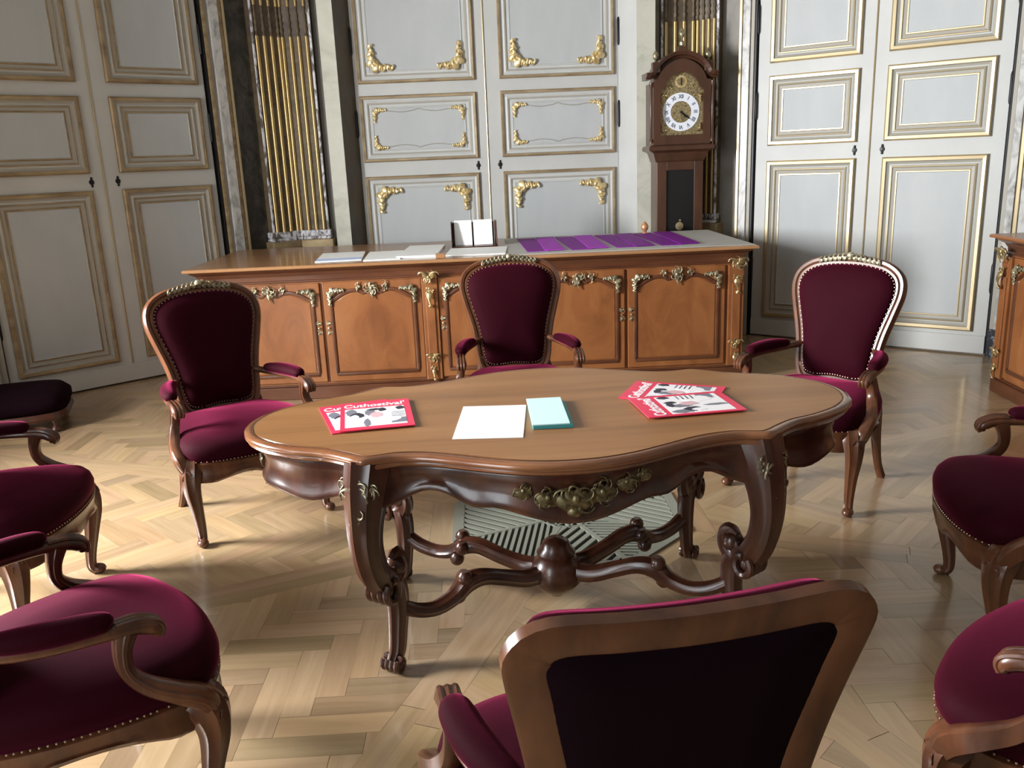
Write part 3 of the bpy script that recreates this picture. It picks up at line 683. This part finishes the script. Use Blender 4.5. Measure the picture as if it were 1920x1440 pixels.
for j in range(0):
    a = 2*pi*j/12; sweep(b, [Vector((.05*cos(a), .05*sin(a), .08)), Vector((.084*cos(a), .084*sin(a), .12)), Vector((.082*cos(a), .082*sin(a), .175)), Vector((.06*cos(a), .06*sin(a), .2))], .011, hint=(-sin(a), cos(a), 0), shape=RND8, n=3)
mk('centre_urn', b, 'mahog', tb)
for s in (1, -1):
    b = B(); y = -.494*s
    R1 = (1, 0, 0)
    for q, sz, zz in ((0, .085, .60), (.075, .065, .612), (-.075, .06, .605), (.145, .05, .628), (-.14, .045, .622), (.195, .035, .64)):
        foliage(b, (q, y+s*(.003+1.1*q*q), zz+.008), sz, R1, (0, 0, 1), (0, -s, 0), seed=int(q*100)+9, n=10)
        b.ball((q, y+s*(1.1*q*q), zz), sz*.5, sc=(1.3, .3, .8))
    b.ball((0, y-s*.003, .57), .018, sc=(1.4, .6, 1))
    mk('apron_mount', b, 'darkbronze', tb)
    b = B(); foliage(b, (s*.925, 0, .62), .05, (0, 1, 0), (0, 0, 1), (s, 0, 0), seed=15, n=8); mk('end_mount', b, 'olivebronze', tb)
# ------------------------------------------------------------------ things on the table
def sheet(b, w, h, z0, z1, mi=0, off=(0, 0), bend=0):
    b.box(off[0]-w/2, off[0]+w/2, off[1]-h/2, off[1]+h/2, z0, z1, mi)
def text_mesh(name, body, size, m, parent, loc, rz=0, ext=.0002, sx=1, rot=None):
    cu = bpy.data.curves.new(name, 'FONT'); cu.body = body; cu.size = size; cu.extrude = ext; cu.align_x = 'CENTER'; cu.align_y = 'CENTER'
    cu.offset = size*.02; cu.materials.append(M[m]); o = bpy.data.objects.new(name, cu); COL.objects.link(o)
    dg = bpy.context.evaluated_depsgraph_get(); me_ = bpy.data.meshes.new_from_object(o.evaluated_get(dg)); bpy.data.objects.remove(o)
    o = bpy.data.objects.new(name, me_); COL.objects.link(o); o.parent = parent; o.location = loc; o.rotation_euler = rot or (0, 0, rz); o.scale = (sx, 1, 1); return o
def magazine(cx, cy, rz, z, label):
    root = empty('magazine', (cx, cy, z), rz, label, 'magazine', 'red-covered magazines on the oval table')
    W_, H_ = .225, .31
    b = B(); b.box(-W_/2, W_/2, -H_/2, H_/2, 0, .003, 0); b.box(-W_/2+.002, W_/2-.001, -H_/2+.001, H_/2-.001, .0008, .0022, 1)
    mk('cover', b, ['red', 'white'], root, smooth=False)
    p = B(); z1 = .0034
    def r(x0, x1, y0, y1, m, k=0): p.box(x0, x1, y0, y1, .003, z1+k*.0002, m)
    r(-.098, .092, -.128, .075, 0)                        # photograph ground, pale
    def blob(cx_, cy_, rx, ry, m, k=1, n=14, ph=0):
        pts = [Vector((cx_+rx*cos(2*pi*j/n+ph)*(1+.15*sin(3*j)), cy_+ry*sin(2*pi*j/n+ph)*(1+.12*cos(2*j)), 0)) for j in range(n)]
        p.loft([[v+Vector((0, 0, .003)) for v in pts], [v+Vector((0, 0, z1+k*.0002)) for v in pts]], m)
    blob(-.078, .035, .018, .035, 2); blob(-.06, -.005, .022, .03, 1, 2); blob(-.068, -.02, .014, .022, 0, 3)
    blob(-.02, .02, .016, .035, 2, 2, ph=.5); blob(.0, -.01, .02, .03, 3, 3); blob(.02, .045, .013, .02, 1, 2)
    blob(-.03, -.09, .01, .04, 2, 2); blob(.045, -.05, .03, .05, 0, 2); blob(-.005, .052, .022, .012, 1, 3)
    r(.045, .092, -.112, -.06, 2, 1)
    for j in range(4): r(.048, .089, -.045+j*.016, -.040+j*.016, 2, 2)
    blob(.078, .05, .014, .02, 1, 2)
    mk('cover_picture', p, ['white', 'ink', 'inkgrey', 'skin'], root, smooth=False)
    text_mesh('title', 'Cuthostival\'', .052, 'white', root, (-.002, .108, .0034), sx=.80)
    return root
magazine(-.488, 2.625, radians(19), TZ+.0005, 'red magazine mostly hidden beneath the other one at the left end of the table')
magazine(-.437, 2.62, radians(10), TZ+.0045, 'red magazine lying on top at the left end of the table, title facing the camera')
magazine(.535, 2.745, radians(66), TZ+.0005, 'red magazine partly covered by another one at the right end of the table')
magazine(.545, 2.590, radians(98), TZ+.0045, 'red magazine on top at the right end of the table, title turned sideways')
b = B(); sheet(b, .205, .335, 0, .0012); o = mk('paper_sheet', b, 'paper', smooth=False); o.location = (-.068, 2.51, TZ+.0005); o.rotation_euler = (0, 0, radians(-3))
tag(o, 'blank white sheet of paper in the middle of the oval table', 'paper')
tl = empty('leaflet_stack', (.112, 2.54, TZ), radians(2), 'small stack of pale mint leaflets with teal edge on the oval table', 'leaflets')
b = B(); b.box(-.06, .06, -.13, .125, .0005, .012); mk('teal_cover', b, 'teal', tl, smooth=False, bevel=.001)
b = B(); b.box(-.062, .050, -.128, .16, .0122, .015); mk('mint_sheet', b, 'mint', tl, smooth=False)
# ------------------------------------------------------------------ long cabinet
def door_outline(x0, x1, z0, z1):
    w = x1-x0; c = (x0+x1)/2; h = z1
    L_ = [(x0, z0), (x0, h-.085), (x0+.03, h-.075), (x0+.07, h-.05), (x0+.13, h-.028), (x0+.19, h-.03), (c-.05, h-.045), (c, h-.01)]
    return L_+[(2*c-x, z) for x, z in reversed(L_[:-1])]
def mount_vertical(name, parent, x, y, z1, z0, w, seed):
    b = B(); h = z1-z0; R1, U1, O1 = Vector((1, 0, 0)), Vector((0, 0, 1)), Vector((0, -1, 0))
    foliage(b, (x, y, z1-h*.22), w*.95, R1, U1, O1, seed=seed, n=9)
    curl(b, (x-w*.2, y, z1-h*.2), pi/2+.4, h*.3, w*.3, 2, R1, U1, O1); curl(b, (x+w*.2, y, z1-h*.2), pi/2-.4, h*.3, w*.3, -2, R1, U1, O1)
    foliage(b, (x, y, z1-h*.55), w*.6, R1, U1, O1, seed=seed+1, n=7)
    curl(b, (x, y, z1-h*.6), -pi/2-.2, h*.4, w*.28, .8, R1, U1, O1); b.ball((x, y-.006, z0+h*.1), w*.16)
    return mk(name, b, 'bronze', parent)
def cabinet(name, loc, rz, L, D, HT, doors, posts, label, topmat, inlay=None):
    """local: x along front 0..L, y into the wall 0..D, z up"""
    root = empty(name, loc, rz, label, 'cabinet')
    b = B(); b.box(0, L, 0, D, .10, HT-.115); mk('body', b, 'cab', root, smooth=False)
    b = B(); b.box(-.02, L+.02, -.02, D, 0, .085); b.box(-.012, L+.012, -.012, D, .085, .10); mk('plinth', b, 'cabdark', root, smooth=False, bevel=.006)
    # cornice: cove mouldings round front and ends
    prof = [(.0, HT-.118), (.010, HT-.116), (.012, HT-.105), (.002, HT-.10), (.004, HT-.075), (.018, HT-.05), (.045, HT-.034), (.052, HT-.026)]
    b = B(); b.loft([[Vector((-o_, -o_, z)), Vector((L+o_, -o_, z)), Vector((L+o_, D, z)), Vector((-o_, D, z))] for o_, z in prof], 0)
    mk('cornice', b, 'cabdark', root, smooth=False, bevel=.002)
    b = B(); b.loft([[Vector((-o_, -o_, z)), Vector((L+o_, -o_, z)), Vector((L+o_, D, z)), Vector((-o_, D, z))] for o_, z in [(.05, HT-.026), (.078, HT-.02), (.08, HT-.012), (.076, HT-.003), (.07, HT)]], 0)
    tp = mk('top', b, topmat, root, smooth=False)
    if inlay: g = B(); g.box(.05, L-.05, .05, D-.05, HT, HT+.0012); mk('leather_inlay', g, inlay, tp, smooth=False)
    zt = HT-.125
    for (x0, x1, hs) in doors:
        b = B(); b.box(x0, x1, -.018, -.0005, .115, zt); d = mk('door', b, 'cab', root, smooth=False, bevel=.004)
        ol = door_outline(x0+.05, x1-.05, .165, zt-.03); pts = []
        for i in range(len(ol)):
            pts.append(Vector((ol[i][0], -.02, ol[i][1])))
        top = catmull(pts[1:-1], 3); loop = [pts[0], pts[0]+Vector((0, 0, .02)), pts[1]-Vector((0, 0, .02))]+top+[pts[-2]-Vector((0, 0, .02)), pts[-1]+Vector((0, 0, .02)), pts[-1], ]
        m = B(); sweep(m, loop, [(.013, .009)]*len(loop), hint=(0, 1, 0), raw=True, closed=True, shape=RND8); mk('door_moulding', m, 'cabdark', d)
        f = B(); cxm, czm = (x0+x1)/2, .45
        f.loft([[Vector((cxm+(p.x-cxm)*s_, -y, czm+(p.z-czm)*s_)) for p in loop] for s_, y in ((.985, .0186), (.95, .0186), (.93, .0215), (.5, .0225))], 0, cap0=False)
        mk('door_panel', f, 'cab', d, smooth=False)
        R1, U1, O1 = Vector((1, 0, 0)), Vector((0, 0, 1)), Vector((0, -1, 0))
        b = B(); cc = Vector(((x0+x1)/2, -.026, zt-.045))
        foliage(b, cc, .085, R1, U1, O1, seed=int(x0*10), n=9)
        for s_ in (1, -1): foliage(b, cc+Vector((s_*.075, 0, .012)), .06, R1, U1, O1, seed=int(x0*10)+2, spread=(-.9, .9) if s_ > 0 else (pi-.9, pi+.9), n=4)
        curl(b, cc+Vector((0, 0, -.02)), -pi/2, .06, .016, .5, R1, U1, O1); mk('door_mount', b, 'olivebronze', d)
        for s_, xx in ((1, x0+.05), (-1, x1-.05)):
            b = B(); corner_orn(b, (xx-s_*.012, -.024, zt-.045), s_, -1, .125, O1, R1, U1, seed=int(x0*7)); mk('corner_mount', b, 'olivebronze', d)
        hx = x0+.022 if hs < 0 else x1-.022
        b = B(); foliage(b, (hx, -.022, .51), .032, R1, U1, O1, seed=1, n=7, wmul=1.3); foliage(b, (hx, -.022, .45), .032, R1, U1, O1, seed=2, n=6); b.lathe([(.001, -.03), (.008, -.026), (.005, -.018)], (hx, -.005, .478), 10, axis='Y')
        mk('handle', b, 'olivebronze', d)
    for i, (x, hasm) in enumerate(posts):
        b = B(); w = .052
        b.box(x-w, x+w, -.028, -.0005, .10, HT-.125); b.box(x-w*.55, x+w*.55, -.036, -.028, .16, zt-.12)
        p = mk('post', b, 'cab', root, smooth=False, bevel=.005)
        if hasm:
            mount_vertical('post_mount', p, x, -.05, HT-.05, HT-.33, .085, 20+i)
            mount_vertical('foot_mount', p, x, -.036, .30, .08, .06, 30+i)
    return root
c1 = cabinet('long_cabinet', (-1.99, 5.535, 0), radians(1.3), 3.54, 1.22, .90,
    [(.115, .765, 1), (.785, 1.425, -1), (1.535, 2.075, -1), (2.135, 2.755, 1), (2.775, 3.42, -1)],
    [(.05, 1), (1.48, 1), (2.105, 0), (3.49, 1)],
    'long low cherry wood cabinet with gilt bronze mounts in front of the centre doors', 'cabtop')
c2 = cabinet('side_cabinet', (2.965, 5.06, 0), radians(-93.5), 2.2, .6, .955,
    [(.115, .735, 1), (.755, 1.37, -1), (1.45, 2.08, -1)], [(.05, 1), (1.41, 1), (2.15, 1)],
    'cherry wood cabinet with green leather top at the right edge of the photo', 'cab', 'green')
CZ = .9005
def flat(name, mats, cx, cy, w, h, t, rz, label, cat, group=None, z=CZ, k=1):
    b = B(); b.box(-w/2, w/2, -h/2, h/2, 0, t); o = mk(name, b, mats, smooth=False); o.location = (cx, cy, z); o.rotation_euler = (0, 0, radians(rz)); tag(o, label, cat, group); return o
# papers on the left half
GP = 'white papers on the long cabinet'
b = B(); b.box(-.15, .15, -.27, .27, 0, .006); b.box(-.15, .15, -.272, -.12, .006, .0066, 1); o = mk('brochure', b, ['paper', 'paperblue'], smooth=False); o.location = (-1.13, 5.89, CZ); o.rotation_euler = (0, 0, radians(6)); tag(o, 'white brochure with a blue front band, leftmost paper on the long cabinet', 'brochure', GP)
flat('brochure', 'paper', -.83, 5.85, .24, .54, .006, 4, 'white brochure beside the blue-banded one on the long cabinet', 'brochure', GP)
flat('paper_stack', 'paper', -.585, 6.0, .26, .72, .014, -1, 'thick white paper stack left of the small brown block on the long cabinet', 'paper', GP)
flat('paper_sheet', 'paper', -.20, 5.88, .40, .46, .006, -2, 'white papers spread in front of the leaflet holder on the long cabinet', 'paper', GP)
b = B(); b.box(-.032, .032, -.02, .02, 0, .03); o = mk('wooden_block', b, 'cabtop', bevel=.003, smooth=False); o.location = (-.428, 5.57, CZ); tag(o, 'small brown wooden block between white papers on the long cabinet', 'block')
hd = empty('leaflet_holder', (-.235, 6.32, CZ), radians(4), 'dark upright leaflet holder with open side wings on the long cabinet', 'holder')
b = B(); b.box(-.155, .15, 0, .006, 0, .17); mk('back_plate', b, 'mahog', hd, smooth=False)
for s, nm in ((-1, 'side_wing'), (1, 'side_wing')):
    b = B(); x = s*.153; b.loft([[Vector((x, 0, 0)), Vector((x+.004, 0, 0)), Vector((x+.004+s*.01, -.13, 0)), Vector((x+s*.01, -.13, 0))], [Vector((x, 0, .18)), Vector((x+.004, 0, .18)), Vector((x+.004+s*.01, -.06, .18)), Vector((x+s*.01, -.06, .18))]]); mk(nm, b, 'mahog', hd, smooth=False)
b = B(); b.box(-.155, .15, -.13, 0, 0, .008); mk('base_plate', b, 'mahog', hd, smooth=False)
for i, (x, w, lbl) in enumerate(((-.075, .125, 'white leaflet standing in the left half of the dark holder'), (.068, .135, 'white leaflet standing in the right half of the dark holder'))):
    b = B(); b.loft([[Vector((x-w/2, -.05, .010)), Vector((x+w/2, -.05, .010)), Vector((x+w/2, -.044, .010)), Vector((x-w/2, -.044, .010))], [Vector((x-w/2, -.014, .185)), Vector((x+w/2, -.014, .185)), Vector((x+w/2, -.008, .185)), Vector((x-w/2, -.008, .185))]])
    o = mk('leaflet', b, 'paper', smooth=False); o.location = hd.location; o.rotation_euler = hd.rotation_euler; tag(o, lbl, 'leaflet', 'leaflets in the holder')
# cloth and violet leaflets on the right half
b = B(); b.box(-.80, .80, -.60, .60, 0, .003); o = mk('table_cloth', b, 'cream', smooth=False); o.location = (.80, 6.17, CZ); o.rotation_euler = (0, 0, radians(1.3)); tag(o, 'grey-cream cloth covering the right half of the long cabinet top', 'cloth')
PX = [(.178, 6.15), (.308, 6.155), (.472, 6.16), (.602, 6.18), (.775, 6.19), (.910, 6.195), (1.075, 6.2), (1.215, 6.215)]
ORDN = ['first', 'second', 'third', 'fourth', 'fifth', 'sixth', 'seventh', 'eighth']
for i, (x, y) in enumerate(PX):
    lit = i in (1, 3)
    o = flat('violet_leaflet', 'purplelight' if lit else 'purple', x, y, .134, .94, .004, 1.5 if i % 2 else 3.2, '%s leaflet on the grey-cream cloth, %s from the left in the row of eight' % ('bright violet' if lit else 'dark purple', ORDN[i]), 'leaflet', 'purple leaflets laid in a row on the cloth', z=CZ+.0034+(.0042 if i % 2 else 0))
# ------------------------------------------------------------------ longcase clock
ck = empty('longcase_clock', (1.385, 7.04, 0), radians(2), 'tall mahogany longcase clock with arched brass dial behind the long cabinet', 'clock')
b = B(); b.box(-.24, .24, -.17, .1, 0, .12); b.box(-.215, .215, -.15, .1, .12, .62); b.box(-.23, .23, -.16, .1, .62, .66); mk('base', b, 'clock', ck, smooth=False, bevel=.008)
b = B(); b.box(-.185, .185, -.11, .1, .66, 1.45); tr = mk('trunk', b, 'clock', ck, smooth=False, bevel=.004)
b = B()
for (x0, x1, z0, z1) in ((-.182, -.108, .70, 1.43), (.112, .182, .70, 1.43), (-.108, .112, .70, .76), (-.108, .112, 1.365, 1.43)): b.box(x0, x1, -.132, -.1105, z0, z1)
dr = mk('trunk_door', b, 'clock', ck, smooth=False, bevel=.003)
b = B(); b.box(-.108, .112, -.118, -.114, .76, 1.365); mk('door_glass', b, 'clockglass', dr, smooth=False)
b = B(); b.box(-.107, .111, -.113, -.1105, .76, 1.365); mk('door_backing', b, 'black', dr, smooth=False)
b = B(); b.lathe([(.001, -.006), (.032, 0), (.001, .006)], (.0, -.121, .93), 20, axis='Y'); b.lathe([(.003, .965), (.011, .972), (.003, .985)], (.005, -.122, 0), 10)
mk('pendulum', b, 'gold', ck)
hood_y = -.175
b = B(); b.loft([[Vector((-w, -y, z)), Vector((w, -y, z)), Vector((w, .1, z)), Vector((-w, .1, z))] for w, y, z in ((.19, .115, 1.43), (.20, .13, 1.46), (.215, .15, 1.50), (.255, .185, 1.52), (.255, .185, 1.545), (.24, .175, 1.555))], 0); mk('hood_moulding', b, 'clock', ck, smooth=False)
# hood box with arched opening
def arch_pts(r, zc, a0=0, a1=pi, n=18): return [(r*cos(a0+(a1-a0)*i/n), zc+r*sin(a0+(a1-a0)*i/n)) for i in range(n+1)]
b = B(); b.box(-.225, .225, -.12, .1, 1.555, 2.02); b.loft([[Vector((x, y, z)) for x, z in [(.225, 2.02)]+arch_pts(.20, 2.0)+[(-.225, 2.02)]] for y in (-.12, .1)], 0); mk('hood', b, 'clock', ck, sharp=30)
# dial door frame
out = [(.222, 1.56), (.222, 2.03)]+arch_pts(.195, 1.985, .25, pi-.25, 16)+[(-.222, 2.03), (-.222, 1.56)]
inn = [(.165, 1.63), (.165, 1.955)]+arch_pts(.135, 1.955, .25, pi-.25, 16)+[(-.165, 1.955), (-.165, 1.63)]
b = B(); n = len(out)
vs = [Vector((x, hood_y, z)) for x, z in out]+[Vector((x, hood_y, z)) for x, z in inn]+[Vector((x, -.12, z)) for x, z in out]+[Vector((x, -.12, z)) for x, z in inn]
fs = []
for i in range(n):
    j = (i+1) % n; fs += [(i, n+i, n+j, j), (2*n+i, 2*n+j, 3*n+j, 3*n+i), (i, j, 2*n+j, 2*n+i), (n+i, 3*n+i, 3*n+j, n+j)]
b.add(vs, fs); mk('dial_door', b, 'clock', ck, smooth=False)
b = B(); b.loft([[Vector((x, y, z)) for x, z in inn] for y in (-.135, -.1215)], 0); dl = mk('dial_plate', b, 'dial', ck, smooth=False)
def disc_ring(b, r0, r1, y0, y1, cx, cz, n=48, mi=0):
    b.loft([[Vector((cx+r*cos(t), y, cz+r*sin(t))) for r, y in ((r0, y0), (r0, y1), (r1, y1), (r1, y0))] for t in [2*pi*k/n for k in range(n)]], mi, loop=True)
DC = 1.80
b = B(); disc_ring(b, .080, .142, -.136, -.1395, 0, DC); cr_ = mk('chapter_ring', b, 'enamel', dl, smooth=False)
b = B(); disc_ring(b, .0, .078, -.136, -.138, 0, DC); mk('dial_centre', b, 'dial', dl, smooth=False)
for i, t in enumerate(['XII', 'I', 'II', 'III', 'IIII', 'V', 'VI', 'VII', 'VIII', 'IX', 'X', 'XI']):
    a = pi/2-i*pi/6; o = text_mesh('numeral', t, .040, 'numeral', dl, (.112*cos(a), -.1402, DC+.112*sin(a)), sx=.8, ext=.0003)
    o.matrix_local = Matrix.Translation((.112*cos(a), -.1402, DC+.112*sin(a))) @ Matrix.Rotation(-(a-pi/2)*1, 4, 'Y') @ Matrix.Rotation(pi/2, 4, 'X') @ Matrix.Diagonal((.8, 1, 1, 1))
b = B(); b.lathe([(.001, -.150), (.009, -.147), (.010, -.139)], (0, 0, DC), 12, axis='Y')
def hand(b, a, L, w):
    d = Vector((cos(a), 0, sin(a))); s = Vector((-sin(a), 0, cos(a))); c = Vector((0, -.144, DC))
    b.loft([[c+s*w+Vector((0, q, 0)), c+d*L*.7+s*w*1.5+Vector((0, q, 0)), c+d*L+Vector((0, q, 0)), c+d*L*.7-s*w*1.5+Vector((0, q, 0)), c-s*w+Vector((0, q, 0))] for q in (-.0015, .0015)], 0)
hand(b, radians(-38), .095, .0035); hand(b, radians(-42), .07, .005); mk('hands', b, 'black', dl, smooth=False)
b = B(); disc_ring(b, .030, .046, -.136, -.139, 0, 2.022, 32); mk('strike_ring', b, 'goldpale', dl, smooth=False)
b = B(); b.box(-.003, .003, -.142, -.139, 1.995, 2.05); mk('strike_hand', b, 'black', dl, smooth=False)
b = B()
for sx in (1, -1):
    for z in (1.66, 1.93): corner_orn(b, (sx*.155, -.137, z), -sx, 1 if z < 1.8 else -1, .07, (0, -1, 0), (1, 0, 0), (0, 0, 1), seed=4)
foliage(b, (-.085, -.137, 1.985), .04, (1, 0, 0), (0, 0, 1), (0, -1, 0), seed=2); foliage(b, (.085, -.137, 1.985), .04, (1, 0, 0), (0, 0, 1), (0, -1, 0), seed=3)
mk('spandrels', b, 'bronze', dl)
# arched cornice
b = B(); prof = [(.000, .0), (.012, .02), (.020, .05), (.042, .065), (.046, .045), (.046, -.2)]
path = [(-.275, 2.045), (-.235, 2.045), (-.21, 2.055)]+[(p[0], p[1]) for p in reversed(arch_pts(.205, 1.99, .38, pi-.38, 16))]+[(.21, 2.055), (.235, 2.045), (.275, 2.045)]
rings = []
for k, (x, z) in enumerate(path):
    a_, c_ = path[max(k-1, 0)], path[min(k+1, len(path)-1)]; t = Vector((c_[0]-a_[0], 0, c_[1]-a_[1])).normalized(); nn_ = Vector((-t.z, 0, t.x))
    rings.append([Vector((x, -.15-d_*.8, z))+nn_*h_ for h_, d_ in [(0, 0), (.012, .012), (.018, .04), (.040, .062), (.046, .062), (.046, -.2), (0, -.2)]])
b.loft(rings, 0); mk('cornice', b, 'clock', ck, smooth=False)
for s in (1, -1):
    b = B(); b.lathe([(.016, 1.575), (.016, 1.60), (.010, 1.61), (.010, 1.98), (.016, 1.99), (.016, 2.02)], (s*.237, -.165, 0), 12); mk('column', b, 'clock', ck)
    b = B(); b.box(s*.20-.03, s*.20+.03, -.18, -.12, 2.09, 2.165); mk('finial_block', b, 'clock', ck, smooth=False, bevel=.003)
    b = B(); b.lathe([(.006, 2.165), (.012, 2.172), (.005, 2.18), (.020, 2.192), (.025, 2.212), (.018, 2.235), (.004, 2.248), (.002, 2.262)], (s*.20, -.15, 0), 14); mk('finial', b, 'olivebronze', ck)
b = B(); b.box(-.035, .035, -.18, -.12, 2.225, 2.27); mk('finial_block', b, 'clock', ck, smooth=False, bevel=.003)
b = B(); b.lathe([(.006, 2.27), (.02, 2.28), (.022, 2.30), (.008, 2.315), (.006, 2.33), (.021, 2.345), (.026, 2.365), (.018, 2.388), (.002, 2.41)], (0, -.15, 0), 14); mk('finial', b, 'olivebronze', ck)
# small copper vessel at the clock's left side, just above the cabinet's back edge
b = B(); b.lathe([(k_*.6, z_*.6) for k_, z_ in [(.03, 0), (.035, .01), (.02, .03), (.045, .07), (.05, .10), (.035, .13), (.02, .14), (.024, .15), (.002, .16)]], n=18)
o = mk('copper_vase', b, 'copper'); o.location = (1.07, 6.66, .9); tag(o, 'small copper vase by the left foot of the clock, behind the cloth', 'vase')
